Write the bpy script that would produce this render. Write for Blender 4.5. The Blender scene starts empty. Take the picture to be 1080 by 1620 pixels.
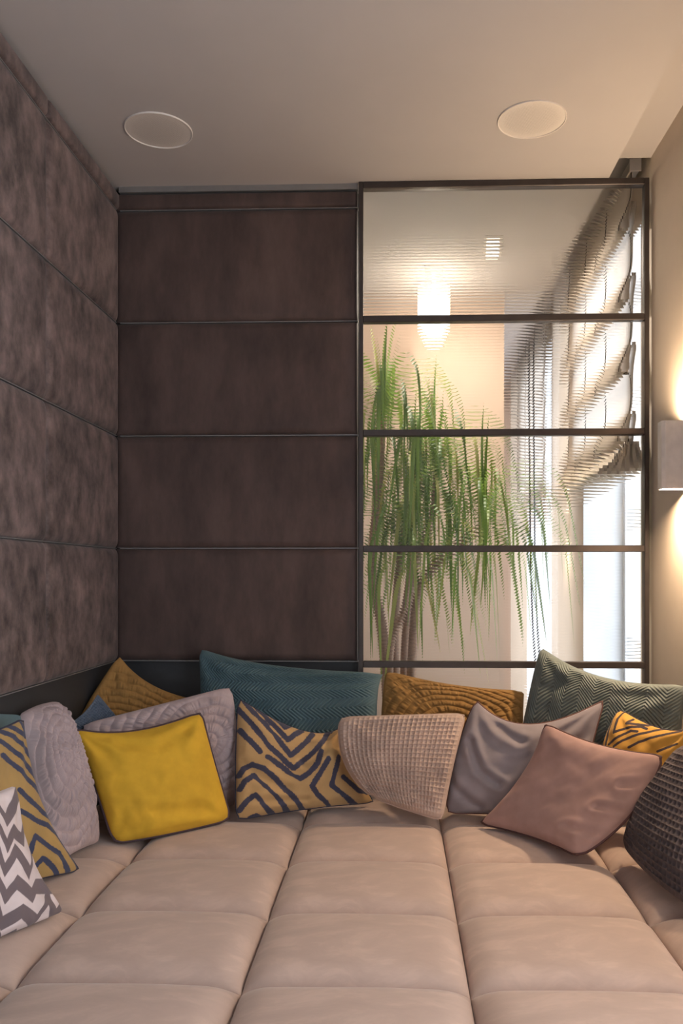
import bpy, math, random
import numpy as np
from mathutils import Vector

random.seed(7)
RNG = np.random.RandomState(5)
scene = bpy.context.scene
col = scene.collection

# ------------------------------------------------------------------ camera
F = 1300.0            # focal length in pixels of the 1080x1620 frame
CAMZ = 1.35           # camera height
VX, VY = 627.0, 910.0 # vanishing point of the room's depth axis
YAWPX = 40.0
A = math.atan(YAWPX / F)
cam_d = bpy.data.cameras.new('camera')
cam_d.sensor_fit = 'VERTICAL'
cam_d.sensor_height = 36.0
cam_d.lens = 36.0 * F / 1620.0
SX = VX - YAWPX - 540.0
cam_d.shift_x = -SX / 1620.0
cam_d.shift_y = (VY - 810.0) / 1620.0
cam_d.clip_start = 0.02
cam = bpy.data.objects.new('camera', cam_d)
col.objects.link(cam)
cam.location = (0, 0, CAMZ)
cam.rotation_euler = (math.pi / 2, 0, A)
scene.camera = cam

def at(px, py, Y):
    """the room point seen at pixel (px, py) at depth Y"""
    cx = (px - 540 - SX) / F
    cz = (VY - py) / F
    dx = -math.sin(A) + cx * math.cos(A)
    dy = math.cos(A) + cx * math.sin(A)
    k = Y / dy
    return Vector((dx * k, Y, CAMZ + cz * k))

# ------------------------------------------------------------------ light
world = bpy.data.worlds.new('overcast')
scene.world = world
world.use_nodes = True
bg = world.node_tree.nodes['Background']
bg.inputs['Color'].default_value = (0.88, 0.93, 1.0, 1)
bg.inputs['Strength'].default_value = 7.0
vs = scene.view_settings
scene.display_settings.display_device = 'sRGB'
vs.view_transform = 'Standard'
vs.look = 'None'
vs.exposure = -0.80
vs.gamma = 1.0
vs.use_curve_mapping = False

def area_light(name, loc, rot, sx, sy, power, color, parent=None, spread=math.pi):
    l = bpy.data.lights.new(name, 'AREA')
    l.shape = 'RECTANGLE'; l.size = sx; l.size_y = sy
    l.energy = power; l.color = color; l.spread = spread
    o = bpy.data.objects.new(name, l)
    col.objects.link(o)
    o.location = loc; o.rotation_euler = rot
    if parent: o.parent = parent
    return o
def portal(name, x, y0, y1, z0, z1, rot):
    o = area_light(name, (x, (y0 + y1) / 2, (z0 + z1) / 2), rot, z1 - z0, y1 - y0, 1.0, (1, 1, 1))
    o.data.cycles.is_portal = True
    return o
# windows in the right wall through which the overcast sky lights the rooms: one unseen beside the viewer, added for light, two beyond the glass
W0 = (-0.9, 1.5); W1 = (3.56, 4.66); W2 = (5.60, 6.66)
for k in (W0, W1, W2):
    portal('window_portal', 1.27, k[0], k[1], 0.30, 2.86, (0, math.pi / 2, 0))
# and a tall unseen opening added behind the viewer on the left, for fill light
FILL_X = (-1.12, -0.55); FILL_Z = (0.3, 2.75)
o = area_light('window_portal', (sum(FILL_X) / 2, -1.63, sum(FILL_Z) / 2), (math.pi / 2, 0, math.pi), FILL_X[1] - FILL_X[0], FILL_Z[1] - FILL_Z[0], 1.0, (1, 1, 1))
o.data.cycles.is_portal = True
WARM = (1.0, 0.72, 0.46)
SCONCE_UP, SCONCE_DOWN = 19.0, 26.0

# ------------------------------------------------------------------ materials
def lin(c):
    return tuple((v / 255 / 12.92) if v <= 10 else (((v / 255) + 0.055) / 1.055) ** 2.4 for v in c)

class NT:
    def __init__(s, name):
        s.m = bpy.data.materials.new(name); s.m.use_nodes = True
        s.t = s.m.node_tree; s.b = s.t.nodes['Principled BSDF']
    def n(s, typ, **kw):
        nd = s.t.nodes.new(typ)
        for k, v in kw.items():
            if k in nd.inputs: nd.inputs[k].default_value = v
            else: setattr(nd, k, v)
        return nd
    def l(s, a, b): s.t.links.new(a, b)
    def set(s, **kw):
        for k, v in kw.items(): s.b.inputs[k.replace('_', ' ')].default_value = v
    def coord(s, scale=(1, 1, 1), kind='Object'):
        tc = s.n('ShaderNodeTexCoord'); mp = s.n('ShaderNodeMapping')
        mp.inputs['Scale'].default_value = scale
        s.l(tc.outputs[kind], mp.inputs['Vector'])
        return mp.outputs['Vector']
    def noise(s, vec, scale, detail=4, rough=0.55):
        nd = s.n('ShaderNodeTexNoise'); nd.inputs['Scale'].default_value = scale
        nd.inputs['Detail'].default_value = detail; nd.inputs['Roughness'].default_value = rough
        s.l(vec, nd.inputs['Vector']); return nd.outputs['Fac']
    def ramp(s, fac, stops):
        r = s.n('ShaderNodeValToRGB')
        el = r.color_ramp.elements
        el[0].position, el[0].color = stops[0][0], (*stops[0][1], 1)
        el[1].position, el[1].color = stops[-1][0], (*stops[-1][1], 1)
        for p, c in stops[1:-1]:
            e = el.new(p); e.color = (*c, 1)
        s.l(fac, r.inputs['Fac']); return r.outputs['Color']
    def mix(s, fac, a, b):
        m = s.n('ShaderNodeMix'); m.data_type = 'RGBA'
        if isinstance(fac, float): m.inputs[0].default_value = fac
        else: s.l(fac, m.inputs[0])
        for i, v in ((6, a), (7, b)):
            if isinstance(v, tuple): m.inputs[i].default_value = (*v[:3], 1)
            else: s.l(v, m.inputs[i])
        return m.outputs[2]
    def math(s, op, a, b=0.0):
        m = s.n('ShaderNodeMath', operation=op)
        for i, v in ((0, a), (1, b)):
            if isinstance(v, (int, float)): m.inputs[i].default_value = v
            else: s.l(v, m.inputs[i])
        return m.outputs[0]
    def bump(s, h, strength, dist):
        b = s.n('ShaderNodeBump'); b.inputs['Strength'].default_value = strength
        b.inputs['Distance'].default_value = dist
        s.l(h, b.inputs['Height']); s.l(b.outputs['Normal'], s.b.inputs['Normal'])

def plain(name, rgb, rough=0.6, metal=0.0, var=0.06, scale=30, bump=0.0):
    t = NT(name); c = lin(rgb)
    f = t.noise(t.coord(), scale, 3)
    lo = tuple(v * (1 - var) for v in c); hi = tuple(min(1, v * (1 + var)) for v in c)
    t.l(t.ramp(f, [(0.3, lo), (0.7, hi)]), t.b.inputs['Base Color'])
    t.set(Roughness=rough, Metallic=metal)
    if bump: t.bump(t.noise(t.coord(), scale * 8, 2), bump, 0.001)
    return t.m

def leather(name, dark, light, seed, blotch, vert):
    """worn nubuck: soft mottling, vertical rubbing, fine grain"""
    t = NT(name)
    tc = t.n('ShaderNodeTexCoord')
    oi = t.n('ShaderNodeObjectInfo')
    add = t.n('ShaderNodeVectorMath', operation='ADD')
    mul = t.n('ShaderNodeVectorMath', operation='SCALE'); mul.inputs['Scale'].default_value = 9.0
    comb = t.n('ShaderNodeCombineXYZ')
    for i in range(3): t.l(oi.outputs['Random'], comb.inputs[i])
    t.l(comb.outputs[0], mul.inputs[0]); t.l(tc.outputs['Object'], add.inputs[0]); t.l(mul.outputs[0], add.inputs[1])
    mp = t.n('ShaderNodeMapping'); mp.inputs['Scale'].default_value = (1, 1, vert)
    t.l(add.outputs[0], mp.inputs['Vector'])
    a = t.noise(mp.outputs['Vector'], blotch, 7, 0.66)
    b = t.noise(add.outputs[0], 2.2, 3, 0.5)
    f = t.math('ADD', t.math('MULTIPLY', a, 0.7), t.math('MULTIPLY', b, 0.3))
    c0, c1 = lin(dark), lin(light)
    mid = tuple((x * 0.6 + y * 0.4) for x, y in zip(c0, c1))
    t.l(t.ramp(f, [(0.36, c0), (0.5, mid), (0.68, c1)]), t.b.inputs['Base Color'])
    t.set(Roughness=0.62, Sheen_Weight=0.15, Sheen_Roughness=0.5)
    t.b.inputs['Specular IOR Level'].default_value = 0.35
    g = t.noise(add.outputs[0], 320, 3)
    t.bump(t.math('ADD', t.math('MULTIPLY', a, 0.6), t.math('MULTIPLY', g, 0.4)), 0.12, 0.004)
    return t.m

def velvet(name, rgb, sheen=0.4, var=0.12, scale=9, weave=700, rough=0.85):
    t = NT(name); c = lin(rgb)
    v = t.coord()
    f = t.noise(v, scale, 4, 0.6)
    lo = tuple(x * (1 - var) for x in c); hi = tuple(min(1, x * (1 + var)) for x in c)
    t.l(t.ramp(f, [(0.35, lo), (0.65, hi)]), t.b.inputs['Base Color'])
    t.set(Roughness=rough, Sheen_Weight=sheen, Sheen_Roughness=0.45)
    t.b.inputs['Specular IOR Level'].default_value = 0.2
    t.b.inputs['Sheen Tint'].default_value = (*[min(1, x * 1.5 + 0.1) for x in c], 1)
    t.bump(t.noise(v, weave, 2), 0.15, 0.001)
    return t.m

def printed(name, ground, ink, ragged=0.5, soft=0.12):
    """cloth with a brushed print: 'ink' is a distance field stored on the cloth"""
    t = NT(name)
    at_ = t.n('ShaderNodeAttribute', attribute_name='ink')
    v = t.coord()
    n1 = t.noise(v, 130, 3, 0.7)
    n2 = t.noise(v, 14, 2, 0.5)
    # patches where the brush ran dry
    k = t.math('MULTIPLY', t.math('SUBTRACT', n1, 0.5), ragged)
    dry = t.math('MULTIPLY', t.math('MAXIMUM', t.math('SUBTRACT', n2, 0.56), 0.0), ragged * 5.0)
    f = t.math('SUBTRACT', t.math('ADD', at_.outputs['Fac'], k), t.math('MULTIPLY', dry, n1))
    mr = t.n('ShaderNodeMapRange'); mr.inputs['From Min'].default_value = -soft; mr.inputs['From Max'].default_value = soft
    t.l(f, mr.inputs['Value'])
    c = lin(ground)
    gcol = t.ramp(t.noise(v, 11, 3), [(0.35, tuple(x * 0.92 for x in c)), (0.65, tuple(x * 1.08 for x in c))])
    t.l(t.mix(mr.outputs['Result'], gcol, lin(ink)), t.b.inputs['Base Color'])
    t.set(Roughness=0.85, Sheen_Weight=0.15)
    t.b.inputs['Specular IOR Level'].default_value = 0.2
    t.bump(t.noise(v, 600, 2), 0.2, 0.001)
    return t.m

def emitter(name, rgb, strength):
    t = NT(name)
    t.set(Base_Color=(*rgb, 1), Emission_Color=(*rgb, 1), Emission_Strength=strength)
    return t.m

def glass(name, rough=0.0):
    t = NT(name)
    t.set(Base_Color=(0.97, 0.985, 0.98, 1), Roughness=rough, Transmission_Weight=1.0, IOR=1.5)
    return t.m

M = {}
M['leather_back'] = leather('brown_nubuck', (62, 49, 47), (100, 81, 76), 1, 7.0, 0.35)
M['leather_left'] = leather('worn_brown_nubuck', (44, 35, 35), (142, 122, 119), 2, 14.0, 0.7)
M['board'] = plain('dark_board', (52, 53, 56), 0.55)
M['plaster'] = plain('white_plaster', (184, 179, 178), 0.9, var=0.02, scale=4, bump=0.05)
M['wallpaint'] = plain('beige_wall_paint', (208, 194, 178), 0.85, var=0.03, scale=6, bump=0.12)
M['peach'] = plain('peach_wall_paint', (196, 174, 158), 0.9, var=0.03, scale=3)
M['floor'] = plain('pale_oak_floor', (196, 180, 162), 0.5, var=0.2, scale=6)
M['iron'] = plain('dark_bronze_metal', (70, 64, 63), 0.42, 0.55, var=0.12, scale=18)
M['strip'] = plain('grey_trim_and_seam_highlight', (140, 138, 138), 0.45, 0.4)  # metal of the ceiling trim, reused for the modelled seam highlights
t = NT('beige_velour')
v_ = t.coord()
_d = t.noise(v_, 3.0, 2); _w = t.n('ShaderNodeVectorMath', operation='SCALE'); _w.inputs['Scale'].default_value = 0.22
_cx = t.n('ShaderNodeCombineXYZ'); t.l(_d, _cx.inputs[0]); t.l(_d, _cx.inputs[1]); t.l(_cx.outputs[0], _w.inputs[0])
_ad = t.n('ShaderNodeVectorMath', operation='ADD'); t.l(v_, _ad.inputs[0]); t.l(_w.outputs[0], _ad.inputs[1])
_mp = t.n('ShaderNodeMapping'); _mp.inputs['Scale'].default_value = (1.0, 2.2, 1); _mp.inputs['Rotation'].default_value = (0, 0, 0.5); t.l(_ad.outputs[0], _mp.inputs['Vector'])
_n = t.noise(_mp.outputs['Vector'], 6.5, 5, 0.62)
_c = lin((192, 170, 159))
t.l(t.ramp(_n, [(0.33, tuple(x * 0.89 for x in _c)), (0.50, tuple(x * 0.97 for x in _c)), (0.62, tuple(x * 1.10 for x in _c)), (0.75, tuple(x * 1.07 for x in _c))]), t.b.inputs['Base Color'])
t.set(Roughness=0.8, Sheen_Weight=0.35, Sheen_Roughness=0.4)
t.b.inputs['Specular IOR Level'].default_value = 0.25
t.bump(t.noise(v_, 500, 2), 0.12, 0.001)
M['mattress'] = t.m
M['glass'] = glass('ribbed_glass')
t = NT('window_glass')
_tr = t.n('ShaderNodeBsdfTransparent'); _gl = t.n('ShaderNodeBsdfGlossy'); _gl.inputs['Roughness'].default_value = 0.02
_lw = t.n('ShaderNodeLayerWeight'); _fr = t.n('ShaderNodeMath', operation='POWER'); t.l(_lw.outputs['Facing'], _fr.inputs[0]); _fr.inputs[1].default_value = 7.0
_mx = t.n('ShaderNodeMixShader'); t.l(_fr.outputs[0], _mx.inputs[0]); t.l(_tr.outputs[0], _mx.inputs[1]); t.l(_gl.outputs[0], _mx.inputs[2])
t.l(_mx.outputs[0], t.t.nodes['Material Output'].inputs['Surface']); M['window_glass'] = t.m
M['white_metal'] = plain('white_painted_metal', (225, 218, 212), 0.45)
M['lamp_white'] = plain('white_lamp_enamel', (242, 236, 232), 0.5)
M['white_frame'] = plain('white_window_paint', (226, 229, 233), 0.5)
M['linen'] = velvet('natural_linen', (205, 192, 178), 0.1, 0.06, 20, 900)
M['seam'] = plain('black_binding', (28, 26, 28), 0.8)
M['headrail'] = plain('aluminium', (190, 186, 180), 0.35, 0.7)
M['warm_glow'] = emitter('warm_lamp_glow', (1.0, 0.82, 0.62), 14.0)
M['pendant_glow'] = emitter('pendant_glow', (1.0, 0.86, 0.68), 38.0)

# ------------------------------------------------------------------ mesh helpers
def mesh_np(name, verts, quads, smooth=True):
    me = bpy.data.meshes.new(name)
    verts = np.asarray(verts, dtype=np.float32).reshape(-1, 3)
    quads = np.asarray(quads, dtype=np.int32).reshape(-1, 4)
    me.vertices.add(len(verts)); me.vertices.foreach_set('co', verts.ravel())
    me.loops.add(quads.size); me.loops.foreach_set('vertex_index', quads.ravel())
    me.polygons.add(len(quads))
    me.polygons.foreach_set('loop_start', np.arange(0, quads.size, 4, dtype=np.int32))
    me.polygons.foreach_set('loop_total', np.full(len(quads), 4, dtype=np.int32))
    me.polygons.foreach_set('use_smooth', np.full(len(quads), smooth, dtype=bool))
    me.update(calc_edges=True); me.validate()
    return me

class MB:
    """collects plain pieces into ONE mesh"""
    def __init__(s): s.v = []; s.f = []; s.sm = []
    def add(s, v, f, smooth=False):
        b = len(s.v); s.v += [tuple(p) for p in v]; s.f += [tuple(i + b for i in q) for q in f]
        s.sm += [smooth] * len(f); return s
    def box(s, x0, x1, y0, y1, z0, z1):
        v = [(x, y, z) for x in (x0, x1) for y in (y0, y1) for z in (z0, z1)]
        return s.add(v, [(0, 1, 3, 2), (4, 6, 7, 5), (0, 4, 5, 1), (2, 3, 7, 6), (0, 2, 6, 4), (1, 5, 7, 3)])
    def bevbox(s, x0, x1, y0, y1, z0, z1, b):
        """box with chamfered edges (24 vertices)"""
        lo, hi = (x0, y0, z0), (x1, y1, z1)
        V = {}; v = []
        for ix in (0, 1):
            for iy in (0, 1):
                for iz in (0, 1):
                    I = (ix, iy, iz)
                    for ax in range(3):
                        p = []
                        for k in range(3):
                            e = (lo, hi)[I[k]][k]
                            p.append(e if k == ax else e + (b if I[k] == 0 else -b))
                        V[(I, ax)] = len(v); v.append(p)
        f = []
        for ax in range(3):
            o = [k for k in range(3) if k != ax]
            for sd in (0, 1):
                q = []
                for a, c in ((0, 0), (1, 0), (1, 1), (0, 1)):
                    I = [0, 0, 0]; I[ax] = sd; I[o[0]] = a; I[o[1]] = c
                    q.append(V[(tuple(I), ax)])
                f.append(q if (sd == 1) == (ax != 1) else q[::-1])
        for ax in range(3):
            o = [k for k in range(3) if k != ax]
            for a in (0, 1):
                for c in (0, 1):
                    I0 = [0, 0, 0]; I0[o[0]] = a; I0[o[1]] = c; I1 = list(I0); I1[ax] = 1
                    f.append((V[(tuple(I0), o[0])], V[(tuple(I1), o[0])], V[(tuple(I1), o[1])], V[(tuple(I0), o[1])]))
        for ix in (0, 1):
            for iy in (0, 1):
                for iz in (0, 1):
                    I = (ix, iy, iz); f.append((V[(I, 0)], V[(I, 1)], V[(I, 2)]))
        return s.add(v, f)
    def tube(s, pts, r, n=8, cap=True):
        pts = [Vector(p) for p in pts]
        rs = r if isinstance(r, (list, tuple)) else [r] * len(pts)
        v = []; f = []
        for i, p in enumerate(pts):
            d = (pts[min(i + 1, len(pts) - 1)] - pts[max(i - 1, 0)])
            if d.length < 1e-9: d = Vector((0, 0, 1))
            d.normalize()
            u = d.cross(Vector((0.13, 0.31, 0.94)))
            if u.length < 1e-3: u = d.cross(Vector((1, 0, 0)))
            u.normalize(); w = d.cross(u)
            for k in range(n):
                a = 2 * math.pi * k / n
                v.append(p + (u * math.cos(a) + w * math.sin(a)) * rs[i])
        for i in range(len(pts) - 1):
            for k in range(n):
                f.append((i * n + k, i * n + (k + 1) % n, (i + 1) * n + (k + 1) % n, (i + 1) * n + k))
        if cap:
            f.append(tuple(range(n))[::-1]); f.append(tuple((len(pts) - 1) * n + k for k in range(n)))
        return s.add(v, f, True)
    def lathe(s, prof, cx, cy, n=32):
        v = []; f = []
        for r, z in prof:
            for k in range(n):
                a = 2 * math.pi * k / n; v.append((cx + r * math.cos(a), cy + r * math.sin(a), z))
        for i in range(len(prof) - 1):
            for k in range(n):
                f.append((i * n + k, i * n + (k + 1) % n, (i + 1) * n + (k + 1) % n, (i + 1) * n + k))
        return s.add(v, f, True)
    def mesh(s, name):
        me = bpy.data.meshes.new(name)
        me.from_pydata(s.v, [], s.f)
        me.polygons.foreach_set('use_smooth', s.sm); me.update()
        return me

def link(name, me, mat=None, parent=None, loc=None):
    if isinstance(me, MB): me = me.mesh(name)
    o = bpy.data.objects.new(name, me)
    if mat and not me.materials: me.materials.append(mat)
    col.objects.link(o)
    if parent: o.parent = parent
    if loc: o.location = loc
    return o

def empty(name, loc=(0, 0, 0)):
    o = bpy.data.objects.new(name, None); col.objects.link(o); o.location = loc
    o.empty_display_size = 0.1
    return o

def rel(mb, origin):
    """shift a collected mesh so that it sits relative to its parent's origin"""
    ox, oy, oz = origin
    mb.v = [(x - ox, y - oy, z - oz) for x, y, z in mb.v]
    return mb

def tag(o, label=None, cat=None, group=None, kind=None):
    for k, v in (('label', label), ('category', cat), ('group', group), ('kind', kind)):
        if v: o[k] = v
    return o

def grid_quads(n, m):
    i, j = np.meshgrid(np.arange(n - 1), np.arange(m - 1), indexing='ij')
    a = i * m + j
    return np.stack([a, a + m, a + m + 1, a + 1], -1).reshape(-1, 4)

def vnoise(x, y, seed=0):
    """smooth value noise, -1..1"""
    r = np.random.RandomState(seed); tab = r.rand(64, 64) * 2 - 1
    xi = np.floor(x).astype(int); yi = np.floor(y).astype(int)
    fx = x - xi; fy = y - yi
    fx = fx * fx * fx * (fx * (fx * 6 - 15) + 10); fy = fy * fy * fy * (fy * (fy * 6 - 15) + 10)
    g = lambda a, b: tab[a % 64, b % 64]
    return (g(xi, yi) * (1 - fx) + g(xi + 1, yi) * fx) * (1 - fy) + (g(xi, yi + 1) * (1 - fx) + g(xi + 1, yi + 1) * fx) * fy

# ------------------------------------------------------------------ room dimensions
YW = 3.42                       # back wall / glass partition plane
XL, XR = -1.165, 1.05           # face of the left upholstery, face of the right wall
ZC = 2.981                      # ceiling
def zw(py): return CAMZ + (VY - py) * YW / F
YB = -1.6                       # wall behind the camera, with an opening added for daylight
YF = 4.95                       # far wall of the next room
YE = 7.6
XSLOT = at(961, 281, YW).x      # edge of the dropped ceiling
ZSLOT = at(1000, 248, YW).z

def S(name, mb, mat):
    o = link(name, mb, mat); o['kind'] = 'structure'; return o

S('floor', MB().box(-1.3, 1.4, YB, YE + 0.1, -0.1, 0.0), M['floor'])
S('ceiling', MB().box(-1.3, XSLOT, YB, YE + 0.1, ZC, 3.3), M['plaster'])
S('trim_1', MB().box(XSLOT, 1.4, YB, YW + 0.01, ZSLOT, 3.3), M['plaster']).name = 'trim_1'
S('trim_2', MB().box(XSLOT, 1.4, YW + 0.01, YE + 0.1, ZSLOT + 0.08, 3.3), M['plaster'])

# right wall with two deep window openings beyond the partition and one added beside the viewer
WD = 1.30; ZS, ZL = 0.30, 2.86
wr = MB()
for y0, y1 in ((YB, W0[0]), (W0[1], W1[0]), (W1[1], W2[0]), (W2[1], YE + 0.1)): wr.box(XR, WD + 0.1, y0, y1, 0, 3.3)
for y0, y1 in (W0, W1, W2):
    wr.box(XR, WD + 0.1, y0, y1, 0, ZS); wr.box(XR, WD + 0.1, y0, y1, ZL, 3.3)
S('wall_right', wr, M['wallpaint'])
for i, (y0, y1) in enumerate((W1, W2, W0)):  # the last one is the unseen window added beside the viewer
    fr = MB()
    fw = 0.05
    fr.box(WD - 0.03, WD + 0.02, y0, y0 + fw, ZS, ZL); fr.box(WD - 0.03, WD + 0.02, y1 - fw, y1, ZS, ZL)
    fr.box(WD - 0.03, WD + 0.02, y0 + fw, y1 - fw, ZS, ZS + fw); fr.box(WD - 0.03, WD + 0.02, y0 + fw, y1 - fw, ZL - fw, ZL)
    w = S('window_%d' % (i + 1), fr, M['white_frame'])
    if i < 2:
        for nm, bb in (('reveal', (XR - 0.001, WD - 0.03, y1 - 0.008, y1 + 0.0, ZS, ZL)), ('reveal', (XR - 0.001, WD - 0.03, y0, y0 + 0.008, ZS, ZL)),
                       ('window_sill', (XR - 0.02, WD - 0.03, y0 + 0.008, y1 - 0.008, ZS, ZS + 0.02)), ('reveal', (XR - 0.001, WD - 0.03, y0 + 0.008, y1 - 0.008, ZL - 0.008, ZL))):
            link(nm, MB().box(*bb), M['white_frame'], w)
    ym = (y0 + y1) / 2
    link('mullion', MB().box(WD - 0.02, WD + 0.01, ym - 0.02, ym + 0.02, ZS + fw, ZL - fw), M['white_frame'], w)
    for zz in (0.95, 1.65, 2.3):
        link('glazing_bar', MB().box(WD - 0.018, WD + 0.008, y0 + fw, y1 - fw, zz - 0.012, zz + 0.012), M['white_frame'], w)
    link('glass_pane', MB().box(WD + 0.010, WD + 0.016, y0 + fw, y1 - fw, ZS + fw, ZL - fw), M['window_glass'], w)

S('wall_front', MB().box(-1.3, FILL_X[0], YB - 0.1, YB, 0, 3.3).box(FILL_X[1], 1.4, YB - 0.1, YB, 0, 3.3).box(FILL_X[0], FILL_X[1], YB - 0.1, YB, 0, FILL_Z[0]).box(FILL_X[0], FILL_X[1], YB - 0.1, YB, FILL_Z[1], 3.3), M['plaster'])  # unseen wall; its opening is added to let fill light in
# next room: far wall, passage end wall
S('wall_far', MB().box(-1.3, at(797, 700, YF).x, YF, YF + 0.1, 0, ZC), M['peach'])
S('wall_end', MB().box(-1.3, 1.4, YE, YE + 0.1, 0, 3.3), M['peach'])

# upholstered walls ------------------------------------------------------
ZP = [zw(p) for p in (299, 326, 506, 687, 867, 1047)]     # seams, top to bottom
def puffed(u0, u1, v0, v1, depth, r, n=7, gap=0.0022):
    """a padded panel in (u, v) with rounded edges: returns grid of (u, v, d)"""
    u0 += gap; u1 -= gap; v0 += gap; v1 -= gap
    e = np.array([(1 - math.cos(k / n * math.pi / 2)) for k in range(n + 1)])
    def axis(a, b):
        rr = min(r, (b - a) * 0.3)
        return np.concatenate([a + e * rr, np.linspace(a + rr, b - rr, 8)[1:-1], b - e[::-1] * rr]), rr
    us, ru = axis(u0, u1); vs_, rv = axis(v0, v1)
    U, V = np.meshgrid(us, vs_, indexing='ij')
    eu = np.clip(np.minimum(U - u0, u1 - U) / ru, 0, 1); ev = np.clip(np.minimum(V - v0, v1 - V) / rv, 0, 1)
    d = np.sqrt(np.clip((1 - (1 - eu) ** 2) * (1 - (1 - ev) ** 2), 0, 1))
    belly = 0.10 * (1 - ((U - u0) / (u1 - u0) * 2 - 1) ** 2) * (1 - ((V - v0) / (v1 - v0) * 2 - 1) ** 2)
    D = depth * (0.42 + d * 0.48 + belly)
    D = np.pad(D, 1); U = np.pad(U, 1, mode='edge'); V = np.pad(V, 1, mode='edge')
    return U, V, D, np.pad(us, 1, mode='edge'), np.pad(vs_, 1, mode='edge')

BOARD = 0.04
wb = S('wall_back', MB().box(-1.3, at(566, 700, YW).x, YW + BOARD, YW + BOARD + 0.06, 0, ZC), M['board'])
XB1 = at(566, 700, YW).x
for k in range(5):
    U, V, D, us, vs_ = puffed(XL - 0.02, XB1, ZP[k + 1], ZP[k], 0.045, 0.034 if k else 0.012)
    P = np.stack([U, YW + BOARD - D, V], -1)
    c = P.reshape(-1, 3).mean(0)
    me = mesh_np('leather_panel', P.reshape(-1, 3) - c, grid_quads(len(us), len(vs_)))
    link('leather_panel', me, M['leather_back'], wb, tuple(c))
for z in ZP[1:]:  # thin pale bars standing in for light caught along the panel seams
    link('seam_highlight', MB().box(XL, XB1, YW + 0.010, YW + BOARD, z - 0.0016, z + 0.0016), M['strip'], wb)
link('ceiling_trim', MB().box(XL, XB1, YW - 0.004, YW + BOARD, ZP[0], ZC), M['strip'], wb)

wl = S('wall_left', MB().box(-1.3, XL - BOARD, YB, YW + 0.1, 0, ZC), M['board'])
S('wall_side', MB().box(-1.3, XL - BOARD, YW + 0.1, YF, 0, ZC), M['white_metal'])
S('wall_behind', MB().box(-1.2, XB1, YW + BOARD + 0.061, YW + BOARD + 0.075, 0, ZC), M['white_metal'])
YS = [YW + 0.012]
yc = 1300 * 1.165 / (VX - 71)
while yc > YB: YS.append(yc); yc -= 0.70
for j in range(len(YS) - 1):
    for k in range(5):
        U, V, D, us, vs_ = puffed(YS[j + 1], YS[j], ZP[k + 1], ZP[k], 0.045, 0.034 if k else 0.012)
        P = np.stack([XL - BOARD + D, U, V], -1)
        c = P.reshape(-1, 3).mean(0)
        me = mesh_np('leather_panel', P.reshape(-1, 3) - c, grid_quads(len(us), len(vs_))[:, ::-1])
        link('leather_panel', me, M['leather_left'], wl, tuple(c))
for z in ZP[1:]:  # caught light on the left wall seams, modelled as bars too
    link('seam_highlight', MB().box(XL - BOARD, XL - 0.010, YS[-1], YW, z - 0.0016, z + 0.0016), M['strip'], wl)

# ------------------------------------------------------------------ glazed partition
gp = empty('glass_partition', (0.45, YW, 0))
tag(gp, 'dark metal framed partition of horizontally ribbed glass panes beside the leather wall', 'partition')
PO = (0.45, YW, 0)
XP0, XP1 = at(567, 700, YW - 0.02).x, at(1027, 700, YW - 0.02).x
PW = 0.019
RZ = [ZC - 0.013, zw(506), zw(685.5), zw(868), zw(1050), 0.48]
for x in (XP0 + PW / 2, XP1 - PW / 2):
    link('frame_post', rel(MB().bevbox(x - PW / 2, x + PW / 2, YW - 0.02, YW + 0.02, 0.465, ZC - 0.0005, 0.002), PO), M['iron'], gp)
for z in RZ:
    link('frame_rail', rel(MB().bevbox(XP0 + PW, XP1 - PW, YW - 0.02, YW + 0.02, z - 0.0145, z + 0.0125, 0.002), PO), M['iron'], gp)
def ribbed_pane(x0, x1, z0, z1, yf, yb, pitch=0.0122, slope=0.11, k=6):
    n = max(1, int(round((z1 - z0) / pitch))); p = (z1 - z0) / n
    sag = p * slope / 4
    V = []; Q = []
    for i in range(n):
        b = len(V)
        for q in range(k + 1):
            t = q / k
            z = z0 + (i + t) * p; y = yf - sag * (1 - (2 * t - 1) ** 2)
            V += [(x0, y, z), (x1, y, z)]
        for q in range(k): Q.append((b + 2 * q, b + 2 * q + 1, b + 2 * q + 3, b + 2 * q + 2))
    b = len(V)
    V += [(x0, yb, z0), (x1, yb, z0), (x0, yb, z1), (x1, yb, z1), (x0, yf, z0), (x1, yf, z0), (x0, yf, z1), (x1, yf, z1)]
    Q += [(b, b + 2, b + 3, b + 1)]
    me = mesh_np('glass_pane', np.array(V) - np.array(PO), Q)
    # closing edges
    return me
for i in range(5):
    link('glass_pane', ribbed_pane(XP0 + PW, XP1 - PW, RZ[i + 1] + 0.0125, RZ[i] - 0.0145, YW - 0.003, YW + 0.003), M['glass'], gp)
S('trim_3', MB().box(XB1, XR, YW - 0.06, YW + 0.12, 0, 0.465), M['board'])   # plinth under the glazing

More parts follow.
